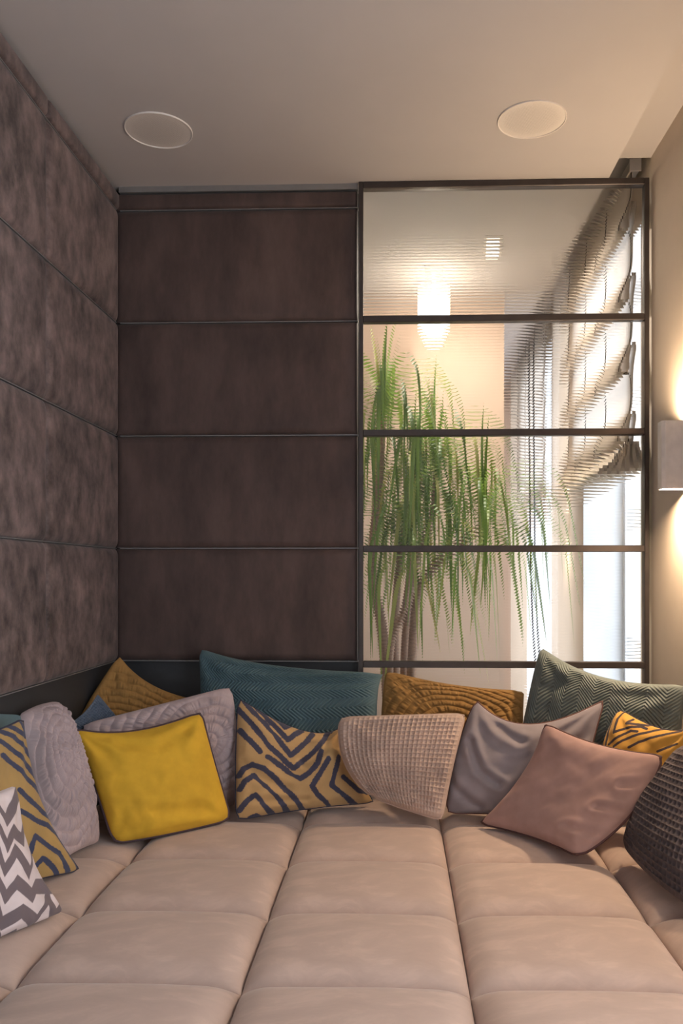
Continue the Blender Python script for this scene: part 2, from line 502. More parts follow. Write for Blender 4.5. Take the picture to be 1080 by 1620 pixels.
# ------------------------------------------------------------------ daybed with padded tiles
ZM = 0.45
bed = empty('daybed', (0, 2.2, 0))
tag(bed, 'wall to wall beige velour daybed of padded square tiles', 'daybed')
BO = (0, 2.2, 0)
XS = [-1.195, -0.859, -0.347, 0.164, 0.672, XR - 0.005]
ROW = 0.3925
YR = [3.385 - 0.0 if False else 3.40, 3.0 , 2.61, 2.212, 1.823, 1.432, 1.04]
link('base', rel(MB().box(XS[0] + 0.01, XS[-1] - 0.01, YR[-1] + 0.02, 3.36, 0.0, ZM - 0.10), BO), M['board'], bed)
Y_BACK = 3.355
YR[0] = Y_BACK
for i in range(5):
    for j in range(6):
        x0, x1, y1, y0 = XS[i], XS[i + 1], YR[j], YR[j + 1]
        n = 31
        e = np.linspace(-1, 1, n); e = np.sign(e) * (1 - (1 - np.abs(e)) ** 1.7)
        Sg, Tg = np.meshgrid(e, e, indexing='ij')
        hx = (x1 - x0) / 2 - 0.0008; hy = (y1 - y0) / 2 - 0.0008
        # rounded shoulders of constant radius, gentle belly
        ex = (1 - np.abs(Sg)) * hx; ey = (1 - np.abs(Tg)) * hy
        R = 0.075
        qx = np.clip(ex / R, 0, 1); qy = np.clip(ey / R, 0, 1)
        prof = np.sqrt(np.clip(1 - (1 - qx) ** 2, 0, 1)) * np.sqrt(np.clip(1 - (1 - qy) ** 2, 0, 1))
        belly = (1 - Sg ** 2) * (1 - Tg ** 2)
        nz = vnoise(Sg * 1.6 + i * 7.3 + 20, Tg * 1.6 + j * 5.1 + 20, 3) * 0.003
        Z = ZM - 0.038 + 0.042 * prof + 0.018 * belly + nz * belly
        cx, cy = (x0 + x1) / 2, (y0 + y1) / 2
        wob = 0.004 * vnoise(Tg * 1.5 + i * 3 + 9, Sg * 0 + j * 4.0 + 3, 8)
        X = cx + Sg * hx; Y = cy + Tg * hy
        # skirt goes down so that the joint is closed
        P = np.stack([X, Y, Z], -1)
        V = P.reshape(-1, 3)
        q = grid_quads(n, n)
        ring = [(a, 0) for a in range(n)] + [(n - 1, b) for b in range(1, n)] + [(a, n - 1) for a in range(n - 2, -1, -1)] + [(0, b) for b in range(n - 2, 0, -1)]
        ids = np.array([a * n + b for a, b in ring])
        low = V[ids].copy(); low[:, 2] = ZM - 0.12
        base = len(V); V = np.concatenate([V, low])
        m = len(ids); k = np.arange(m)
        sk = np.stack([ids, base + k, base + (k + 1) % m, ids[(k + 1) % m]], -1)
        o3 = np.array([cx, cy, ZM])
        me = mesh_np('padded_tile', V - o3, np.concatenate([q, sk]))
        link('padded_tile', me, M['mattress'], bed, tuple(o3 - np.array(BO)))

# ------------------------------------------------------------------ cushions
def coons(c, mids, n, m):
    """c: TL,TR,BR,BL ; mids: top,right,bottom,left points; returns grid (n x m x dims)"""
    u = np.linspace(0, 1, n); v = np.linspace(0, 1, m)
    # denser towards the rim
    def quad(p0, pm, p1, t):
        ctrl = 2 * pm - 0.5 * (p0 + p1); t = t[:, None]
        return (1 - t) ** 2 * p0 + 2 * t * (1 - t) * ctrl + t ** 2 * p1
    TL, TR, BR, BL = c
    top = quad(TL, mids[0], TR, u); bot = quad(BL, mids[2], BR, u)
    lef = quad(TL, mids[3], BL, v); rig = quad(TR, mids[1], BR, v)
    U = u[:, None, None]; V = v[None, :, None]
    return ((1 - V) * top[:, None] + V * bot[:, None] + (1 - U) * lef[None] + U * rig[None]
            - ((1 - U) * (1 - V) * TL + U * (1 - V) * TR + U * V * BR + (1 - U) * V * BL))

def seg_dist(P, line):
    d = np.full(P.shape[:-1], 1e9)
    for a, b in zip(line[:-1], line[1:]):
        a = np.array(a, float); b = np.array(b, float); ab = b - a
        t = np.clip(((P - a) @ ab) / max(ab @ ab, 1e-9), 0, 1)
        d = np.minimum(d, np.linalg.norm(P - (a + t[..., None] * ab), axis=-1))
    return d

def relief_waffle(nu, nv, amp):
    def f(U, V):
        a = np.abs(np.sin(math.pi * nu * U)); b = np.abs(np.sin(math.pi * nv * V))
        hole = (a ** 0.8) * (b ** 0.8)
        return -amp * np.clip((hole - 0.12) / 0.7, 0, 1) ** 0.8
    return f
def relief_arcs(cu, cv, asp, rings, amp, seed=1):
    """hand quilting in concentric arcs with broken puckers"""
    def f(U, V):
        x = (U - cu) * asp; y = V - cv
        r = np.hypot(x, y) + 0.010 * vnoise(U * 14 + 3, V * 14 + 5, seed)
        th = np.arctan2(y, x)
        ring = np.floor(r * rings)
        s = np.abs(np.sin(math.pi * r * rings)) ** 0.55
        puck = vnoise(th * (6 + ring * 2.6), ring * 7.3 + 2, seed + 1)
        fold = np.clip(np.abs(vnoise(th * (9 + ring * 3.0) + 11, ring * 3.7 + 1, seed + 2)) * 3, 0, 1)
        return amp * (s * (0.55 + 0.45 * fold) + 0.25 * puck * s) - amp * 0.8
    return f
def relief_herring(W, H, band, pitch, amp, slope=1.0, along='u'):
    """pressed pleats running in herringbone bands"""
    def f(U, V):
        x = U * W; y = V * H
        if along == 'v': x, y = y, x
        tri = np.abs(((y / band) % 2.0) - 1.0) * band
        ph = ((x + slope * tri + 0.004 * vnoise(U * 5 + 1, V * 5 + 2, 4)) / pitch) % 1.0
        return amp * (np.where(ph < 0.72, ph / 0.72, (1 - ph) / 0.28) - 0.5)
    return f

def cushion(name, label, corners, mat, T=0.14, mids=None, pinch=0.05, res=90, relief=None, wrinkle=0.006,
            piping=None, strokes=None, width=3.6, seed=0, back=0.6, group=None, corner_folds=0.010, puff=0.44, rnd=0.035, creases=()):
    """corners TL,TR,BR,BL and optional edge mids as (px, py, Y)"""
    c3 = [np.array(at(*p)) for p in corners]; c2 = [np.array(p[:2], float) for p in corners]
    cen3 = sum(c3) / 4; cen2 = sum(c2) / 4
    mids = mids or {}
    m3, m2 = [], []
    for k, nm in enumerate(('t', 'r', 'b', 'l')):
        a, b = k, (k + 1) % 4
        if nm == 'b': a, b = 2, 3
        if nm == 'l': a, b = 3, 0
        q3 = (c3[a] + c3[b]) / 2; q2 = (c2[a] + c2[b]) / 2
        q3 = q3 + (cen3 - q3) * pinch; q2 = q2 + (cen2 - q2) * pinch
        if nm in mids:
            mm = mids[nm]
            Yd = mm[2] if len(mm) > 2 else q3[1]
            q3 = np.array(at(mm[0], mm[1], Yd)); q2 = np.array(mm[:2], float)
        m3.append(q3); m2.append(q2)
    n = m = res
    P = coons(c3, m3, n, m); PX = coons(c2, m2, n, m)
    _u, _v = np.meshgrid(np.linspace(-1, 1, n), np.linspace(-1, 1, m), indexing='ij')
    for (a_, b__), cc in zip(((-1, -1), (1, -1), (1, 1), (-1, 1)), c3):
        wgt = np.exp(-(np.hypot(_u - a_, _v - b__) / 0.10) ** 2)[..., None]
        P = P + (cen3 - cc) * rnd * wgt
    N = np.cross(c3[1] - c3[3], c3[0] - c3[2]); N = N / np.linalg.norm(N)
    if N[1] > 0: N = -N
    u = np.linspace(0, 1, n); v = np.linspace(0, 1, m)
    U, V = np.meshgrid(u, v, indexing='ij'); s = 2 * U - 1; t = 2 * V - 1
    shape = np.clip((1 - np.abs(s) ** 2.4) * (1 - np.abs(t) ** 2.4), 0, 1)
    h = T / 2 * shape ** puff
    edge = np.clip(shape * 4, 0, 1)
    # soft creasing: large dents, rim gathers and folds fanning from the corners
    wr = wrinkle * vnoise(s * 2.0 + seed * 3.1 + 30, t * 2.4 + seed + 30, seed) + 0.45 * wrinkle * vnoise(s * 5 + t * 3 + 30, t * 4 - s * 2 + 30, seed + 9)
    rim = 1 - np.clip(shape * 1.6, 0, 1)
    ang = np.arctan2(t, s)
    wr += 0.35 * wrinkle * rim * vnoise(ang * 9 + 40, shape * 2 + 3, seed + 4)
    for k, (a, b) in enumerate(((-1, -1), (1, -1), (1, 1), (-1, 1))):
        d = np.hypot(s - a, t - b); th = np.arctan2((t - b) * -b, (s - a) * -a)
        wr += corner_folds * np.sin(th * 9 + seed + k * 2) * np.exp(-((d - 0.45) / 0.35) ** 2) * np.clip(d * 2, 0, 1) * 0.5
    for cr in creases:   # (line in uv, depth, width)
        d = seg_dist(np.stack([U, V], -1), cr[0])
        wr -= cr[1] * np.exp(-(d / cr[2]) ** 2); wr += cr[1] * 0.5 * np.exp(-((d - cr[2] * 1.9) / cr[2]) ** 2)
    hf = h + wr * edge
    if relief is not None: hf = hf + relief(U, V) * np.clip(shape * 4, 0, 1)
    Fp = P + N * hf[..., None]
    ids = np.arange(n * m).reshape(n, m)
    q = grid_quads(n, m)
    # back, coarser
    step = max(1, (n - 1) // 24)
    ii = sorted(set(list(range(0, n, step)) + [n - 1]))
    Bp = P - N * (back * h - 0.0)[..., None]
    vs_list = [Fp.reshape(-1, 3)]
    bq = grid_quads(n, m)[:, ::-1]
    inner = np.ones((n, m), bool); inner[0] = inner[-1] = False; inner[:, 0] = inner[:, -1] = False
    if step > 1:   # coarse back joined visually at the rim
        sub = np.array(ii)
        Bs = Bp[np.ix_(sub, sub)].reshape(-1, 3)
        vs_list.append(Bs); allq = np.concatenate([q, grid_quads(len(sub), len(sub))[:, ::-1] + n * m])
    else:
        vs_list.append(Bp.reshape(-1, 3)); allq = np.concatenate([q, bq + n * m])
    Vv = np.concatenate(vs_list)
    # orientation: the front faces towards N
    a, b, c_, d_ = Fp[n // 2, m // 2], Fp[n // 2 + 1, m // 2], Fp[n // 2 + 1, m // 2 + 1], Fp[n // 2, m // 2 + 1]
    if np.dot(np.cross(b - a, d_ - a), N) < 0: allq = allq[:, ::-1]
    org = cen3.copy(); org[2] = Vv[:, 2].min()
    me = mesh_np(name, Vv - org, allq)
    if strokes is not None:
        D = np.full((n, m), -9.0)
        for ln in strokes:
            wd = width
            if isinstance(ln[0], (int, float)):      # woven zigzag band: constant height, sharp points
                wd, ln = ln[0], sorted(ln[1])
                yy = np.interp(PX[..., 0], [p[0] for p in ln], [p[1] for p in ln])
                D = np.maximum(D, 1 - np.abs(PX[..., 1] - yy) / (wd * 1.35)); continue
            D = np.maximum(D, 1 - seg_dist(PX, ln) / wd)
        D = np.clip(D, -3, 1)
        att = me.attributes.new('ink', 'FLOAT', 'POINT')
        full = np.concatenate([D.ravel(), np.full(len(Vv) - n * m, -3.0)]).astype(np.float32)
        att.data.foreach_set('value', full)
    o = link(name, me, mat, None, tuple(org))
    tag(o, label, 'cushion', group)
    if piping:
        r, pm = piping
        loop = list(range(n))
        ring = [P[i, 0] for i in range(0, n, 2)] + [P[-1, j] for j in range(0, m, 2)] + [P[i, -1] for i in range(n - 1, -1, -2)] + [P[0, j] for j in range(m - 1, -1, -2)]
        ring.append(ring[0])
        pts = [Vector(p - org) for p in ring]
        link('piping', MB().tube(pts, r, 6, False), pm, o)
    return o

def Yc(py): return 1.0 * (CAMZ - 0.478) * F / (py - VY)     # depth where a pixel row meets the daybed

C_MUST = velvet('mustard_quilt', (146, 112, 66), 0.35)
C_TEAL = velvet('teal_satin', (84, 107, 114), 0.35, 0.05, rough=0.6)
C_GREEN = velvet('grey_green_satin', (110, 118, 115), 0.35, 0.06, rough=0.6)
C_LILAC = velvet('lilac_grey_quilt', (172, 156, 158), 0.35)
C_YEL = velvet('yellow_velvet', (204, 162, 52), 0.5, 0.1)
C_WAF = velvet('beige_waffle', (188, 166, 154), 0.15)
C_GREY = velvet('grey_lilac_velvet', (142, 134, 140), 0.5, 0.1)
C_PINK = velvet('dusty_pink_velvet', (168, 138, 133), 0.5, 0.1)
C_CHAR = velvet('charcoal_waffle', (96, 88, 90), 0.15)
C_BLUE = velvet('slate_blue_waffle', (92, 104, 122), 0.15)
C_OCHRE = printed('ochre_print', (184, 150, 104), (66, 66, 84), 0.95)
C_OCHREL = printed('ochre_print_olive', (170, 140, 88), (60, 66, 92), 0.8)
C_STRIPE = printed('mustard_print', (200, 152, 70), (60, 50, 56), 0.6)
C_ZIG = printed('zigzag_print', (214, 200, 200), (112, 100, 104), 0.10, 0.06)
PIPE_PLUM = plain('plum_piping', (72, 56, 62), 0.8)
PIPE_NAVY = plain('navy_piping', (52, 54, 72), 0.8)
PIPE_BROWN = plain('brown_piping', (108, 76, 70), 0.8)
PIPE_DARK = plain('dark_brown_piping', (84, 58, 58), 0.8)

def cv(pts, ox, oy, k): return [(ox + x / k, oy + y / k) for x, y in pts]

# back row, leaning on the wall
cushion('quilted_cushion', 'mustard brown quilted cushion standing on its corner in the left wall corner',
        [(188, 1036, 3.25), (318, 1108, 3.30), (285, 1258, 3.30), (118, 1155, 3.04)], C_MUST, T=0.10,
        mids={'t': (240, 1083), 'l': (140, 1110)}, res=170, relief=relief_arcs(0.55, 1.0, 1.0, 14, 0.012, 3), seed=1, wrinkle=0.003)
cushion('bolster_cushion', 'long teal herringbone pleated cushion leaning on the brown leather wall',
        [(314, 1024, 3.33), (609, 1064, 3.33), (604, 1262, 3.24), (316, 1262, 3.24)], C_TEAL, T=0.13,
        mids={'t': (430, 1052), 'r': (596, 1120), 'l': (318, 1130)}, res=300, relief=relief_herring(0.73, 0.56, 0.045, 0.0165, 0.009), seed=2,
        wrinkle=0.010, creases=[([(0.0, 0.1), (0.5, 0.3), (0.95, 0.15)], 0.006, 0.06)])
cushion('quilted_cushion', 'mustard brown quilted cushion leaning on the ribbed glass',
        [(611, 1060, 3.33), (829, 1092, 3.33), (826, 1262, 3.22), (600, 1262, 3.22)], C_MUST, T=0.13,
        mids={'t': (715, 1083), 'l': (603, 1130), 'r': (827, 1150)}, res=190, relief=relief_arcs(0.5, 0.62, 1.1, 15, 0.013, 5), seed=3, wrinkle=0.003)
cushion('bolster_cushion', 'long grey green herringbone cushion in the corner by the right wall',
        [(856, 1022, 3.30), (1088, 1082, 2.92), (1076, 1290, 2.88), (806, 1262, 3.19)], C_GREEN, T=0.13,
        mids={'t': (950, 1070), 'l': (836, 1105)}, res=300, relief=relief_herring(0.74, 0.52, 0.075, 0.0165, 0.006, 0.9, 'v'), seed=4, wrinkle=0.008,
        creases=[([(0.1, 0.75), (0.2, 0.35), (0.35, 0.12)], 0.010, 0.05)])
# second row
cushion('waffle_cushion', 'slate blue waffle cushion with only its corner showing between quilted cushions',
        [(154, 1097, 3.04), (215, 1172, 3.06), (166, 1188, 3.04), (96, 1152, 2.84)], C_BLUE, T=0.03,
        mids={'t': (178, 1126), 'l': (132, 1128)}, res=120, relief=relief_waffle(20, 20, 0.006), seed=5, wrinkle=0.003)
cushion('quilted_cushion', 'lilac grey quilted cushion right behind the yellow cushion',
        [(128, 1146, 2.90), (366, 1085, 3.11), (373, 1277, 3.07), (158, 1292, 2.84)], C_LILAC, T=0.11,
        mids={'t': (250, 1115), 'r': (376, 1180)}, res=200, relief=relief_arcs(0.78, 0.42, 1.15, 13, 0.014, 7), seed=6, wrinkle=0.003)
P7 = [(377, 1104, 3.08), (546, 1145, 3.16), (594, 1270, 3.12), (374, 1298, Yc(1298))]
k7 = 1080 / 230
st7 = [cv(p, 370, 1090, k7) for p in (
    [(60, 75), (130, 170), (215, 265), (290, 360), (340, 430), (395, 505), (450, 460), (520, 400), (570, 345)],
    [(170, 150), (230, 220), (300, 300), (380, 390), (440, 345), (495, 315)],
    [(285, 210), (320, 240), (365, 295), (410, 270)],
    [(25, 150), (80, 220), (150, 310), (210, 385), (240, 435), (310, 500), (365, 560), (410, 600), (470, 555), (530, 510), (600, 440), (650, 390), (690, 330), (740, 290)],
    [(40, 315), (80, 370), (130, 420), (175, 475)],
    [(230, 515), (320, 580), (390, 640), (460, 675), (530, 630), (590, 560), (625, 470)],
    [(30, 650), (60, 600), (120, 570), (200, 600), (280, 670), (350, 750), (430, 830), (480, 890), (540, 945)],
    [(35, 750), (70, 690), (130, 650), (190, 710), (250, 770), (310, 830), (360, 900), (410, 945)],
    [(30, 910), (80, 840), (140, 790), (180, 830), (230, 900), (290, 950), (320, 965)],
    [(110, 965), (150, 945), (200, 970)],
    [(670, 530), (610, 630), (545, 730), (590, 790), (660, 850), (720, 905)],
    [(755, 515), (730, 600), (695, 720), (760, 770), (830, 825), (900, 870)],
    [(790, 660), (850, 710), (910, 760), (980, 770)])]
cushion('printed_cushion', 'ochre cushion with navy brushed chevrons in the middle of the row',
        P7, C_OCHRE, T=0.12, mids={'t': (482, 1157, 3.10), 'r': (547, 1200, 3.11), 'l': (373, 1200)}, res=170, strokes=st7, width=4.3, seed=7,
        wrinkle=0.008, piping=(0.0028, PIPE_NAVY), creases=[([(0.78, 0.0), (0.72, 0.3), (0.55, 0.45)], 0.014, 0.05), ([(0.05, 0.55), (0.35, 0.75)], 0.006, 0.04), ([(0.1, 0.85), (0.5, 0.9)], 0.005, 0.03)])
cushion('waffle_cushion', 'beige waffle weave cushion slumped against the ochre chevron cushion',
        [(537, 1135, 3.04), (737, 1129, 3.05), (699, 1298, Yc(1298)), (590, 1262, 2.94)], C_WAF, T=0.15,
        mids={'t': (640, 1132), 'r': (716, 1210), 'b': (640, 1280), 'l': (545, 1207)}, res=230, relief=relief_waffle(26, 22, 0.010), seed=8,
        wrinkle=0.006, piping=(0.0035, C_WAF), creases=[([(0.85, 0.62), (0.55, 0.85), (0.1, 0.8)], 0.010, 0.06)])
cushion('velvet_cushion', 'grey lilac velvet cushion with brown piping behind the pink cushion',
        [(753, 1107, 3.10), (957, 1106, 2.98), (915, 1300, 2.90), (705, 1287, Yc(1287))], C_GREY, T=0.13,
        mids={'t': (836, 1146, 3.02), 'l': (722, 1190)}, res=120, seed=9, wrinkle=0.007, piping=(0.0035, PIPE_BROWN),
        creases=[([(0.1, 0.35), (0.25, 0.6), (0.4, 0.7)], 0.012, 0.035), ([(0.0, 0.75), (0.25, 0.95)], 0.012, 0.04), ([(0.28, 0.1), (0.5, 0.22)], 0.010, 0.04)])
k11 = 1080 / 140
st11 = [cv(p, 940, 1100, k11) for p in (
    [(290, 190), (240, 300), (205, 440), (190, 620)], [(375, 205), (330, 300), (310, 480), (400, 440), (520, 410), (620, 400), (680, 425)],
    [(500, 310), (450, 365), (560, 370), (690, 380)], [(240, 620), (330, 560), (430, 500), (520, 460), (590, 465)],
    [(320, 650), (430, 580), (540, 530), (640, 490), (740, 460), (860, 415), (1000, 400)],
    [(510, 665), (620, 600), (740, 550), (860, 510), (980, 470), (1080, 440)], [(840, 710), (920, 670), (1050, 610)], [(110, 520), (90, 590)])]
cushion('printed_cushion', 'mustard cushion with dark brushed stripes between the pink and charcoal cushions',
        [(980, 1121, 2.94), (1092, 1152, 2.70), (1080, 1330, 2.64), (935, 1275, 2.88)], C_STRIPE, T=0.09,
        mids={'t': (1042, 1152, 2.80), 'l': (954, 1180)}, res=120, strokes=st11, width=2.1, seed=10, wrinkle=0.006, piping=(0.0026, PIPE_NAVY))
# left group, leaning on the left wall
cushion('quilted_cushion', 'lilac grey quilted cushion on the left between yellow and ochre chevron cushions',
        [(28, 1132, 2.50), (88, 1112, 2.72), (158, 1332, Yc(1332)), (66, 1385, 2.38)], C_LILAC, T=0.15,
        mids={'t': (62, 1115), 'r': (118, 1190, 2.66)}, res=210, relief=relief_arcs(0.45, 0.42, 0.9, 13, 0.015, 11), seed=11, wrinkle=0.003, back=0.4)
k15 = 597 / 140
st15 = [cv(p, 0, 1120, k15) for p in (
    [(-40, 60), (45, 130), (100, 160), (145, 190), (150, 150), (130, 90)], [(-60, 150), (-20, 165), (40, 190), (100, 240), (150, 300), (185, 355), (185, 290)],
    [(-60, 220), (-20, 250), (60, 310), (130, 380), (190, 450), (235, 520), (225, 440)], [(-60, 310), (-20, 350), (60, 410), (120, 470), (190, 530), (250, 580), (285, 620), (275, 560)],
    [(50, 540), (120, 600), (170, 640), (240, 700), (330, 750)], [(60, 680), (100, 700), (180, 750), (260, 780), (340, 840), (400, 910), (460, 990), (520, 1060), (535, 1090)],
    [(140, 960), (150, 900), (170, 850), (230, 890), (300, 940), (350, 970), (400, 1050), (440, 1100)],
    [(160, 1110), (190, 1050), (225, 1000), (280, 1040), (330, 1080), (370, 1130)], [(180, 1160), (215, 1120), (225, 1160)])]
cushion('printed_cushion', 'ochre cushion with navy brushed chevrons at the left edge, behind the grey zigzag one',
        [(-70, 1168, 1.98), (37, 1136, 2.34), (127, 1377, Yc(1377)), (-40, 1420, 2.19)], C_OCHREL, T=0.08,
        mids={'r': (60, 1262, 2.36), 'b': (45, 1394, 2.26)}, res=170, strokes=st15, width=4.2, seed=12, wrinkle=0.004, piping=(0.003, PIPE_NAVY), back=0.4)
st16 = [(w, cv(p, 0, 1120, k15)) for w, p in (
    (8, [(-120, 560), (-50, 760), (-5, 700), (70, 600), (105, 560)]), (8.5, [(-140, 740), (-60, 930), (0, 830), (65, 890), (120, 750)]),
    (8.5, [(-140, 900), (-70, 1090), (0, 960), (105, 1110), (150, 950)]), (9, [(-140, 1100), (-60, 1270), (10, 1170), (130, 1260), (160, 1200)]),
    (9, [(-140, 1260), (-60, 1450), (60, 1365), (190, 1440), (255, 1270), (330, 1400), (420, 1330)]), (8, [(-140, 1480), (-20, 1590), (60, 1530), (190, 1620), (260, 1560)]))]
cushion('zigzag_cushion', 'grey and white zigzag cushion at the left edge, the nearest cushion',
        [(-90, 1268, 1.84), (26, 1241, 2.10), (101, 1441, Yc(1441)), (-60, 1505, 1.895)], C_ZIG, T=0.10,
        mids={'r': (40, 1345, 2.10), 'b': (40, 1466)}, res=150, strokes=st16, width=8, seed=13, wrinkle=0.005, back=0.4)
cushion('pleated_cushion', 'dark teal cushion peeping over the ochre chevron cushion at the left edge',
        [(-80, 1122, 2.10), (34, 1131, 2.50), (40, 1230, 2.48), (-60, 1240, 2.10)], C_TEAL, T=0.05, res=120,
        mids={'t': (-20, 1128)}, relief=relief_herring(0.45, 0.2, 0.03, 0.0125, 0.003), seed=14, wrinkle=0.003, back=0.3)
# front row
cushion('velvet_cushion', 'bright yellow velvet cushion with plum piping',
        [(116, 1153, 2.74), (318, 1126, 2.93), (365, 1296, 2.90), (180, 1334, Yc(1334))], C_YEL, T=0.15,
        mids={'t': (212, 1157), 'r': (338, 1205), 'b': (272, 1318, 2.77), 'l': (147, 1235)}, res=140, seed=15, wrinkle=0.007, piping=(0.006, PIPE_PLUM),
        creases=[([(0.05, 0.95), (0.35, 0.8), (0.8, 0.85)], 0.008, 0.05), ([(0.35, 0.15), (0.6, 0.22), (0.85, 0.1)], 0.006, 0.05)])
cushion('velvet_cushion', 'dusty pink velvet cushion with dark brown piping',
        [(862, 1144, 2.88), (1051, 1195, 2.59), (914, 1356, Yc(1356)), (757, 1303, Yc(1303))], C_PINK, T=0.14, corner_folds=0.004,
        mids={'t': (950, 1180), 'r': (996, 1290, 2.55), 'b': (845, 1325), 'l': (826, 1230)}, res=140, seed=16, wrinkle=0.0045, piping=(0.005, PIPE_DARK),
        creases=[([(0.98, 0.25), (0.86, 0.30)], 0.005, 0.03), ([(0.98, 0.5), (0.80, 0.54)], 0.006, 0.03), ([(0.97, 0.75), (0.72, 0.80)], 0.005, 0.035)])
cushion('waffle_cushion', 'charcoal waffle weave cushion at the right edge',
        [(1078, 1176, 2.59), (1250, 1220, 2.14), (1150, 1468, 2.02), (984, 1336, Yc(1336))], C_CHAR, T=0.12,
        mids={'l': (1020, 1262, 2.58), 'b': (1050, 1405, 2.28)}, res=260, relief=relief_waffle(26, 22, 0.009), seed=17, wrinkle=0.006, back=0.5)

# ------------------------------------------------------------------ wall lamps
def wall_lamp(px_left, Y, z0, z1, label, up, down):
    x0 = px_left; d = 0.05
    org = (XR, Y + d / 2, z0)
    r = empty('wall_lamp', org)
    tag(r, label, 'wall lamp', 'warm up and down wall lamps')
    b = MB(); c = 0.012; w = 0.004
    # open sleeve with a chamfered outer edge
    out = [(XR, Y), (x0 + c, Y), (x0, Y + c * 0.6), (x0, Y + d), (XR, Y + d)]
    inn = [(XR, Y + w), (x0 + c + w * 0.5, Y + w), (x0 + w, Y + c * 0.6 + w * 0.5), (x0 + w, Y + d - w), (XR, Y + d - w)]
    v = []; f = []; n = 5
    for z in (z0, z1): v += [(x, y, z) for x, y in out] + [(x, y, z) for x, y in inn]
    for k in range(n - 1):
        f.append((k, k + 1, 10 + k + 1, 10 + k)); f.append((5 + k + 1, 5 + k, 15 + k, 15 + k + 1))
        f.append((k + 1, k, 5 + k, 5 + k + 1)); f.append((10 + k, 10 + k + 1, 15 + k + 1, 15 + k))
    b.add(v, f)
    link('lamp_body', rel(b, org), M['lamp_white'], r)
    e = MB(); e.box(x0 + 0.02, XR - 0.01, Y + 0.008, Y + d - 0.008, z0 + 0.012, z0 + 0.016)
    link('lower_diffuser', rel(e, org), M['warm_glow'], r)
    e = MB(); e.box(x0 + 0.02, XR - 0.01, Y + 0.008, Y + d - 0.008, z1 - 0.016, z1 - 0.012)
    link('upper_diffuser', rel(e, org), M['warm_glow'], r)
    xm = (x0 + XR) / 2 - XR
    area_light('lamp_light', (xm, 0, z1 - z0 - 0.010), (math.pi, 0, 0), 0.07, 0.03, up, WARM, r)
    area_light('lamp_light', (xm, 0, 0.010), (0, 0, 0), 0.07, 0.03, down, WARM, r)
    return r
a = at(1047, 665, 2.96); b_ = at(1047, 773, 2.96)
wall_lamp(a.x, 2.96, b_.z, a.z, 'white box wall lamp on the beige wall at the right edge', SCONCE_UP, SCONCE_DOWN)
wall_lamp(a.x, 1.75, b_.z, a.z, 'unseen white box lamp added nearest the viewer to light the daybed', 6.0, 10.0)  # unseen fill lamp, added to brighten the right of daybed and ceiling
a = at(868, 816, 5.05); b_ = at(868, 862, 5.05)
wall_lamp(0.95, 5.05, b_.z, b_.z + 0.26, 'white wall lamp behind the glass on the pier between two windows', 1.5, 1.5)

# ------------------------------------------------------------------ ceiling fittings
for px, py, lab in ((251, 200, 'round white ceiling speaker on the left, above the leather wall'), (841, 193, 'round white ceiling speaker on the right, above the glass')):
    Y = F * (ZC - CAMZ) / (VY - py); p = at(px, py, Y)
    r = empty('ceiling_speaker', (p.x, Y, ZC)); tag(r, lab, 'speaker', 'ceiling speakers')
    R = 0.122
    link('rim', MB().lathe([(R, 0.0), (R, -0.004), (R - 0.002, -0.006), (R - 0.004, -0.004), (R - 0.004, 0.0)], 0, 0, 64), M['white_metal'], r)
    g = MB().lathe([(R - 0.004, -0.002), (R * 0.7, -0.003), (R * 0.35, -0.0035), (0.001, -0.0037)], 0, 0, 64)
    link('grille', g, 'x' and None, r).data.materials.append(None)
gm = NT('speaker_mesh')
vv = gm.n('ShaderNodeTexVoronoi'); vv.inputs['Scale'].default_value = 260; vv.inputs['Randomness'].default_value = 0.1
gm.l(gm.coord(), vv.inputs['Vector'])
gm.l(gm.ramp(vv.outputs['Distance'], [(0.15, lin((150, 144, 140))), (0.45, lin((215, 208, 202)))]), gm.b.inputs['Base Color'])
gm.set(Roughness=0.6)
for o in bpy.data.objects:
    if o.name.startswith('grille'): o.data.materials[0] = gm.m

p = at(779, 392, F * (ZC - CAMZ) / (VY - 392))
r = empty('downlight', (p.x, p.y, ZC)); tag(r, 'small square recessed downlight in the ceiling behind the glass', 'downlight')
s_ = 0.045
fr = MB()
for x0, x1, y0, y1 in ((-s_, s_, -s_, -s_ + 0.012), (-s_, s_, s_ - 0.012, s_), (-s_, -s_ + 0.012, -s_ + 0.012, s_ - 0.012), (s_ - 0.012, s_, -s_ + 0.012, s_ - 0.012)):
    fr.box(x0, x1, y0, y1, -0.006, 0)
link('frame', fr, M['white_metal'], r)
link('lens', MB().box(-s_ + 0.012, s_ - 0.012, -s_ + 0.012, s_ - 0.012, -0.003, 0), emitter('downlight_glow', (1, .9, .75), 1.6), r)
area_light('lamp_light', (0, 0, -0.012), (0, 0, 0), 0.06, 0.06, 45.0, (1.0, 0.88, 0.74), r)

p = at(686, 500, 4.5)
pl = empty('pendant_lamp', (p.x, 4.5, ZC)); tag(pl, 'glowing tapered pendant lamp behind the ribbed glass', 'lamp')
zt = at(686, 470, 4.5).z - ZC; zb = at(686, 534, 4.5).z - ZC; zm = at(686, 508, 4.5).z - ZC
link('canopy', MB().lathe([(0.001, 0), (0.05, 0), (0.05, -0.015), (0.012, -0.022), (0.008, zt), (0.001, zt)], 0, 0, 24), M['white_metal'], pl)
link('shade', MB().lathe([(0.001, zt), (0.086, zt), (0.088, zt - 0.01), (0.088, zm), (0.045, zb), (0.001, zb)], 0, 0, 32), M['pendant_glow'], pl)

